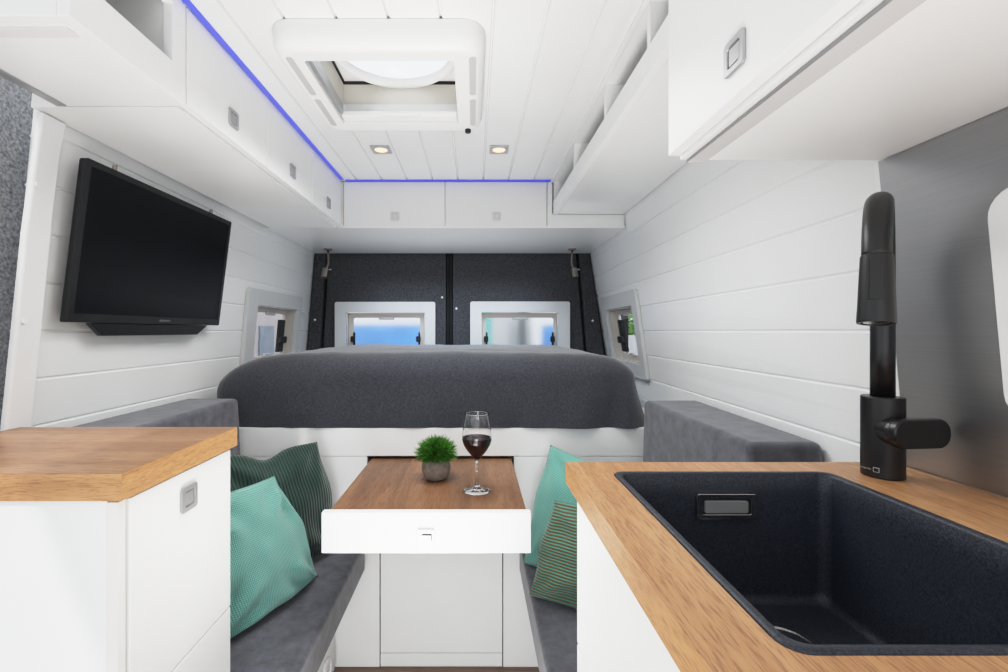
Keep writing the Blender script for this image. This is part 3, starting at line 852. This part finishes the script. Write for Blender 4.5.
# ------------------------------------------------------------------ pillows
def pillow(name, lab, m, TL, TR, BR, BL, th, chop=0, seed=0, uvs=.4, sag=0.0, wr=.006, cc=.04, cu=-.28, bul=0, bc=.1, bll=0):
    TL, TR, BR, BL = map(Vector, (TL, TR, BR, BL))
    n = 44; bm = bmesh.new(); uvl = bm.loops.layers.uv.new('UVMap')
    nrm = ((TR-BL).cross(TL-BR)).normalized()
    if nrm.y > 0: nrm = -nrm
    ctr = (TL+TR+BR+BL)/4
    def P_(s, t, sd):
        # concave edges between pointed corners
        u_, v_ = 2*s-1, 2*t-1
        pu_ = u_*(1-cc*(1-v_*v_)); pv_ = v_*(1-cc*(1-u_*u_))
        if u_ > 0: pu_ += bul*u_*math.exp(-((v_-bc)/.42)**2)
        if u_ < 0: pu_ += bll*u_*math.exp(-((v_-.1)/.45)**2)
        if chop and pv_ > 0: pv_ -= chop*math.exp(-((u_-cu)/.30)**2)*pv_**2
        if sag and pv_ < 0: pv_ += sag*(1-u_*u_)*pv_
        a, b = (pu_+1)/2, (pv_+1)/2
        p = BL.lerp(BR, a).lerp(TL.lerp(TR, a), b)
        prof = (max(0, 1-u_**2)**.55)*(max(0, 1-v_**2)**.55)
        w = noise.noise(Vector((u_*2.2+seed, v_*2.2, seed)))*wr*1.6
        # creases fanning from the corners
        for cu_, cv_ in ((1, 1), (-1, 1), (1, -1), (-1, -1)):
            dx, dy = cu_-u_, cv_-v_
            rr = math.hypot(dx, dy); an = math.atan2(abs(dy)+1e-6, abs(dx)+1e-6)
            w += wr*.9*math.sin(an*9+seed)*math.exp(-((rr-.55)/.38)**2)
        p = p + nrm*(sd*th*prof + w*min(1, prof*2.5))
        p.z = max(p.z, -.7170)
        return p
    F = [[bm.verts.new(P_(i/n, j/n, 1)) for j in range(n+1)] for i in range(n+1)]
    K = [[F[i][j] if i in (0, n) or j in (0, n) else bm.verts.new(P_(i/n, j/n, -1)) for j in range(n+1)] for i in range(n+1)]
    def fc(g, i, j, rev):
        q = [(i, j), (i+1, j), (i+1, j+1), (i, j+1)]
        if rev: q = q[::-1]
        f = bm.faces.new([g[a][b] for a, b in q])
        for lp_, (a, b) in zip(f.loops, q): lp_[uvl].uv = (a/n*uvs, b/n*uvs)
    for i in range(n):
        for j in range(n): fc(F, i, j, False); fc(K, i, j, True)
    base = (ctr.x, ctr.y, min(BL.z, BR.z))
    o = put(name, bm, m, smooth=True, loc=base)
    return tag(o, lab, 'pillow')
SZ = -.712
pillow('throw_pillow', 'dark green corduroy pillow behind the teal one on the TV side bench', M['green'], (-.735, 1.235, -.345), (-.508, 1.455, -.358), (-.435, 1.475, SZ), (-.66, 1.215, SZ), .058, chop=.16, seed=3, uvs=.40, wr=.007, cc=.030, cu=-.05, bul=.10, bc=.15)
pillow('throw_pillow', 'light teal dotted pillow beside the oak-topped cabinet on the TV side', M['teal'], (-.635, .985, -.375), (-.535, 1.205, -.388), (-.450, 1.300, SZ+.004), (-.575, 1.00, SZ+.004), .055, seed=1, uvs=.36, wr=.010, cc=.045, bul=.17, bc=.05, sag=.06)
pillow('throw_pillow', 'teal pillow standing against the bed panel behind the striped one', M['teal2'], (.250, 1.47, -.372), (.50, 1.165, -.425), (.470, 1.12, SZ), (.150, 1.385, SZ), .052, seed=5, uvs=.40, cc=.02, bll=.07)
pillow('throw_pillow', 'small bronze and green striped pillow tucked beside the sink counter', M['stripe'], (.222, 1.235, -.465), (.48, 1.09, -.455), (.43, 1.05, SZ), (.148, 1.213, SZ), .042, seed=8, uvs=.34, cc=.03, bll=.08)

# ------------------------------------------------------------------ reading lamps
def reading_lamp(x, y, lab, s):
    r = thing('reading_lamp', lab, 'lamp', (x, y, .452), 'gooseneck reading lamps over the bed')
    put('lamp_base', cyl((x, y, .4518), (x, y, .445), .022, 24), M['nickel'], r, bevel=.0015)
    pts = [(x, y, .445), (x+.002*s, y, .41), (x+.004*s, y-.003, .39), (x+.004*s, y-.006, .37), (x-.002*s, y-.012, .345), (x-.006*s, y-.018, .325)]
    put('gooseneck', tube(bmesh.new(), pts, .0055, 12), M['nickel'], r, smooth=True)
    h0 = Vector((x-.005*s, y-.018, .340)); h1 = Vector((x-.011*s, y-.030, .290))
    hd_ = put('lamp_head', tube(bmesh.new(), [h0, h1], [.017, .018], 24), M['nickel'], r)
    put('switch_knob', cyl(h0+Vector((.014, 0, -.006)), h0+Vector((.032, 0, -.004)), .004, 12), M['chrome'], hd_)
reading_lamp(-.803, 2.475, 'nickel reading lamp hanging over the bed near the TV wall', 1)
reading_lamp(.540, 2.475, 'nickel reading lamp hanging over the bed near the open shelf side', -1)

# ------------------------------------------------------------------ plant and wine glass
px_, py_, pz = -.112, 1.335, -.438
r = thing('potted_plant', 'little bushy green grass plant in a round grey pot on the table', 'plant', (px_, py_, pz))
put('pot', lathe([(0, .0005), (.026, .0005), (.036, .008), (.0425, .026), (.0425, .044), (.036, .060), (.031, .066), (.028, .064), (.028, .055), (0, .055)], (px_, py_, pz), 44), M['pot'], r, smooth=True)
bm = bmesh.new()
cc = Vector((px_, py_, pz+.075))
for i in range(2900):
    a = random.uniform(0, 2*PI); ze = random.uniform(-.35, 1)
    rr_ = math.sqrt(max(0, 1-ze*ze))
    d = Vector((rr_*math.cos(a), rr_*math.sin(a), ze))
    L_ = random.uniform(.60, 1.06)
    tip = cc + Vector((d.x*.068, d.y*.068, d.z*.055))*L_ + Vector((0, 0, .002))
    base = cc + Vector((d.x*.022, d.y*.022, d.z*.02))*random.uniform(.5, 1.4)
    sidev = d.cross(Vector((random.uniform(-1, 1), random.uniform(-1, 1), random.uniform(-1, 1)))).normalized()*random.uniform(.0009, .0016)
    bend = Vector((random.uniform(-1, 1), random.uniform(-1, 1), random.uniform(-1, .6)))*.007
    mid = base.lerp(tip, .55)+bend
    v = [bm.verts.new(q) for q in (base-sidev*.6, base+sidev*.6, mid+sidev, mid-sidev, tip)]
    bm.faces.new((v[0], v[1], v[2], v[3])); bm.faces.new((v[3], v[2], v[4]))
put('foliage', bm, M['leaf'], r, recalc=False)

gx, gy, gz = .008, 1.235, -.438
GS = 1.06
outer = [(0, .0004), (.035, .0004), (.0355, .0015), (.033, .0028), (.018, .005), (.007, .010), (.0042, .018), (.0038, .045), (.0038, .076), (.0050, .0855), (.012, .0938), (.025, .110), (.0345, .126), (.0385, .141), (.0378, .160), (.0345, .185), (.0306, .209), (.0301, .2120), (.0298, .2126), (.0294, .2127)]
inner = [(.0291, .2124), (.0290, .2118), (.0295, .209), (.0334, .185), (.0367, .160), (.0374, .141), (.0334, .127), (.024, .1115), (.011, .0955), (.0045, .090), (0, .0885)]
outer = [(a_*GS, b_) for a_, b_ in outer]; inner = [(a_*GS, b_) for a_, b_ in inner]
wg = tag(put('wine_glass', lathe(outer+inner, (gx, gy, gz), 56), M['glass'], smooth=True, loc=(gx, gy, gz)), 'stemmed wine glass half full of red wine on the walnut table', 'wine glass')
wi = [(0, .0880), (.0049, .0896), (.0114, .0952), (.0244, .1112), (.0338, .1268), (.0378, .1410), (.0377, .1462), (.0370, .1464), (.0366, .1460), (0, .1460)]
put('wine', lathe([(a_*GS, b_) for a_, b_ in wi], (gx, gy, gz), 56), M['wine'], wg, smooth=True)

# ------------------------------------------------------------------ outside
def outside_box(name, lab, cat, bm, m, **k): return tag(put(name, bm, m, **k), lab, cat)
bm = grid_sheet([-30, 0, 30], [-20, 5, 40], lambda u, v: (u, v, -1.85))
struct('ground', bm, M['ground'])
def parked_van(x0, x1, y, lab, wx0, wx1):
    r = thing('parked_van', lab, 'van', ((x0+x1)/2, y+1.5, -1.85))
    bm = bmesh.new()
    pts = [(y-.9, -1.55), (y+3.5, -1.55), (y+3.5, .55), (y+.35, .55), (y, .12), (y-.35, -.42), (y-.9, -.62)]
    f0 = [bm.verts.new((x0, p[0], p[1])) for p in pts]; f1 = [bm.verts.new((x1, p[0], p[1])) for p in pts]
    bm.faces.new(f0); bm.faces.new(f1[::-1])
    for i in range(len(pts)):
        j = (i+1) % len(pts); bm.faces.new((f0[i], f0[j], f1[j], f1[i]))
    put('van_body', bm, M['van'], r, bevel=.05, seg=3)
    bm = bmesh.new()
    hexa(bm, [(wx0, y-.345, -.40), (wx1, y-.345, -.40), (wx1, y-.30, -.42), (wx0, y-.30, -.42), (wx0+.06, y-.025, .085), (wx1-.06, y-.025, .085), (wx1-.06, y+.02, .07), (wx0+.06, y+.02, .07)])
    put('windscreen', bm, M['blue'], r)
    for wx in (x0+.15, x1-.35):
        for wy in (y-.2, y+2.7):
            put('wheel', cyl((wx, wy, -1.53), (wx+.2, wy, -1.53), .32, 24), M['blackrub'], r)
parked_van(-2.2, -.55, 6.2, 'white parked van with blue windscreen seen through the rear window on the TV side', -2.1, -.62)
parked_van(.80, 1.80, 6.4, 'white parked van with blue windscreen seen through the rear window on the sink side', .90, 1.72)
outside_box('shed', 'pale shed wall seen beside the parked van through the rear window', 'shed', B((.18, .70, 7.0, 9.0, -1.85, .9)), M['van'])
outside_box('banner_post', 'teal upright post outside the rear window', 'post', B((.10, .235, 6.0, 6.1, -1.85, 1.2)), M['teals'])
bd = thing('brick_building', 'pink brick building outside the window on the TV side', 'building', (-7, 10, -1.85))
put('wall', B((-7.5, -6.5, 6, 24, -1.85, 2.4)), M['brick'], bd)
for yy in (9.5, 13.55, 16.5):
    put('window', B((-6.5, -6.45, yy, yy+1.0, -1.2, .16)), M['outgrey'], bd)
def tree(x, y, lab, s):
    r = thing('tree', lab, 'tree', (x, y, -1.85))
    put('trunk', tube(bmesh.new(), [(x, y, -1.85), (x+.1, y, -.5), (x, y, 1.0)], [.14*s, .11*s, .05*s], 10), M['bark'], r, smooth=True)
    bm = bmesh.new()
    for i in range(1600):
        d = Vector((random.gauss(0, 1), random.gauss(0, 1), random.gauss(0, 1))).normalized()*random.uniform(.3, 1)**.5
        c = Vector((x, y, .9))+Vector((d.x*1.5, d.y*1.5, d.z*1.6))*s
        a, b = frame_axes((random.uniform(-1, 1), random.uniform(-1, 1), random.uniform(-1, 1)))
        q = .10*s
        v = [bm.verts.new(c+a*q*i_+b*q*j_) for i_, j_ in ((-1, -.5), (1, -.5), (1, .5), (-1, .5))]
        bm.faces.new(v)
    put('crown', bm, M['leaf2'], r, recalc=False)
tree(5.2, 15.5, 'leafy green tree outside the small window behind the sink', 1.2)
outside_box('garden_wall', 'low white wall outside the small window behind the sink', 'wall', B((3.2, 3.4, 6, 14, -1.85, -.1)), M['van'])

# ------------------------------------------------------------------ light
w = bpy.data.worlds.new('sky'); bpy.context.scene.world = w; w.use_nodes = True
bg = w.node_tree.nodes['Background']
bg.inputs['Color'].default_value = (.90, .95, 1.0, 1); bg.inputs['Strength'].default_value = 1.6

def area(name, loc, target, sx, sy, e, col=(1, 1, 1), spread=180):
    l = bpy.data.lights.new(name, 'AREA'); l.shape = 'RECTANGLE'; l.size = sx; l.size_y = sy; l.energy = e; l.color = col; l.spread = math.radians(spread)
    o = bpy.data.objects.new(name, l); C.objects.link(o)
    o.location = Vector(loc); d = Vector(target)-Vector(loc)
    o.rotation_euler = d.to_track_quat('-Z', 'Y').to_euler()
    return o
area('cab_daylight', (.0, -1.1, H+.15), (-.15, 1.5, H-.0), 1.7, 1.1, 2.8, (1, .985, .96))
area('low_front_fill', (-.16, -.4, H-.92), (-.13, 1.5, H-.90), .6, .35, 1.3, (.97, .985, 1), 55)  # added fill lamp, brightens the low panels under the table
area('ceiling_fill', (-.12, 1.25, H+.57), (-.12, 1.29, 0), .6, .6, 8.2, (1, .99, .97), 150)  # added fill lamp below the roof vent, lights table and benches
area('aisle_up_fill', (-.15, .30, H-.70), (-.12, .8, H+.6), .4, .9, 4.0, (1, .985, .965), 100)  # added upward lamp standing in for bounce on ceiling and cabinet undersides
area('bed_top_fill', (-.11, 2.35, H+.42), (-.11, 2.35, 0), 1.0, .35, 6.0, (.72, .84, 1), 110)  # added bluish fill lamp for the blanket top and felt doors
area('table_front_up_fill', (-.13, .82, H-.80), (-.13, 1.10, H+.6), .35, .35, 2.6, (1, .99, .98), 100)  # second added upward fill, in front of the table
area('sink_up_fill', (.42, .22, H-.17), (.46, .30, H+.5), .35, .5, .8, (1, .99, .98), 140)  # added lamp over the sink, brightens the wall cabinet underside
area('bed_up_fill', (-.15, 2.1, H-.01), (-.15, 2.1, H+1), .9, .5, 1.8, (.96, .98, 1))  # added upward lamp over the blanket, lifts the rear cabinet underside
s = bpy.data.lights.new('sun', 'SUN'); s.energy = 1.6; s.angle = .03; s.color = (1, .96, .9)
so = bpy.data.objects.new('sun', s); C.objects.link(so); so.rotation_euler = (math.radians(38), math.radians(-22), 0)

# ------------------------------------------------------------------ camera
cam = bpy.data.cameras.new('camera'); co = bpy.data.objects.new('camera', cam); C.objects.link(co)
co.location = (0, 0, H); co.rotation_euler = (PI/2, 0, 0)
cam.sensor_width = 36; cam.lens = 450/1008*36
cam.shift_x = 30/1008; cam.shift_y = -5/1008
cam.clip_start = .02
sc = bpy.context.scene; sc.camera = co
sc.view_settings.view_transform = 'Standard'
sc.view_settings.exposure = -0.07
# film-like response: soft highlight shoulder
sc.view_settings.use_curve_mapping = True
cm = sc.view_settings.curve_mapping
cm.white_level = (2, 2, 2)
cv = cm.curves[3]
cv.points[0].location = (0, 0); cv.points[1].location = (1, 1)
for p in ((.03, .058), (.15, .33), (.26, .565), (.36, .715), (.5, .845), (.72, .955)): cv.points.new(*p)
cm.update()
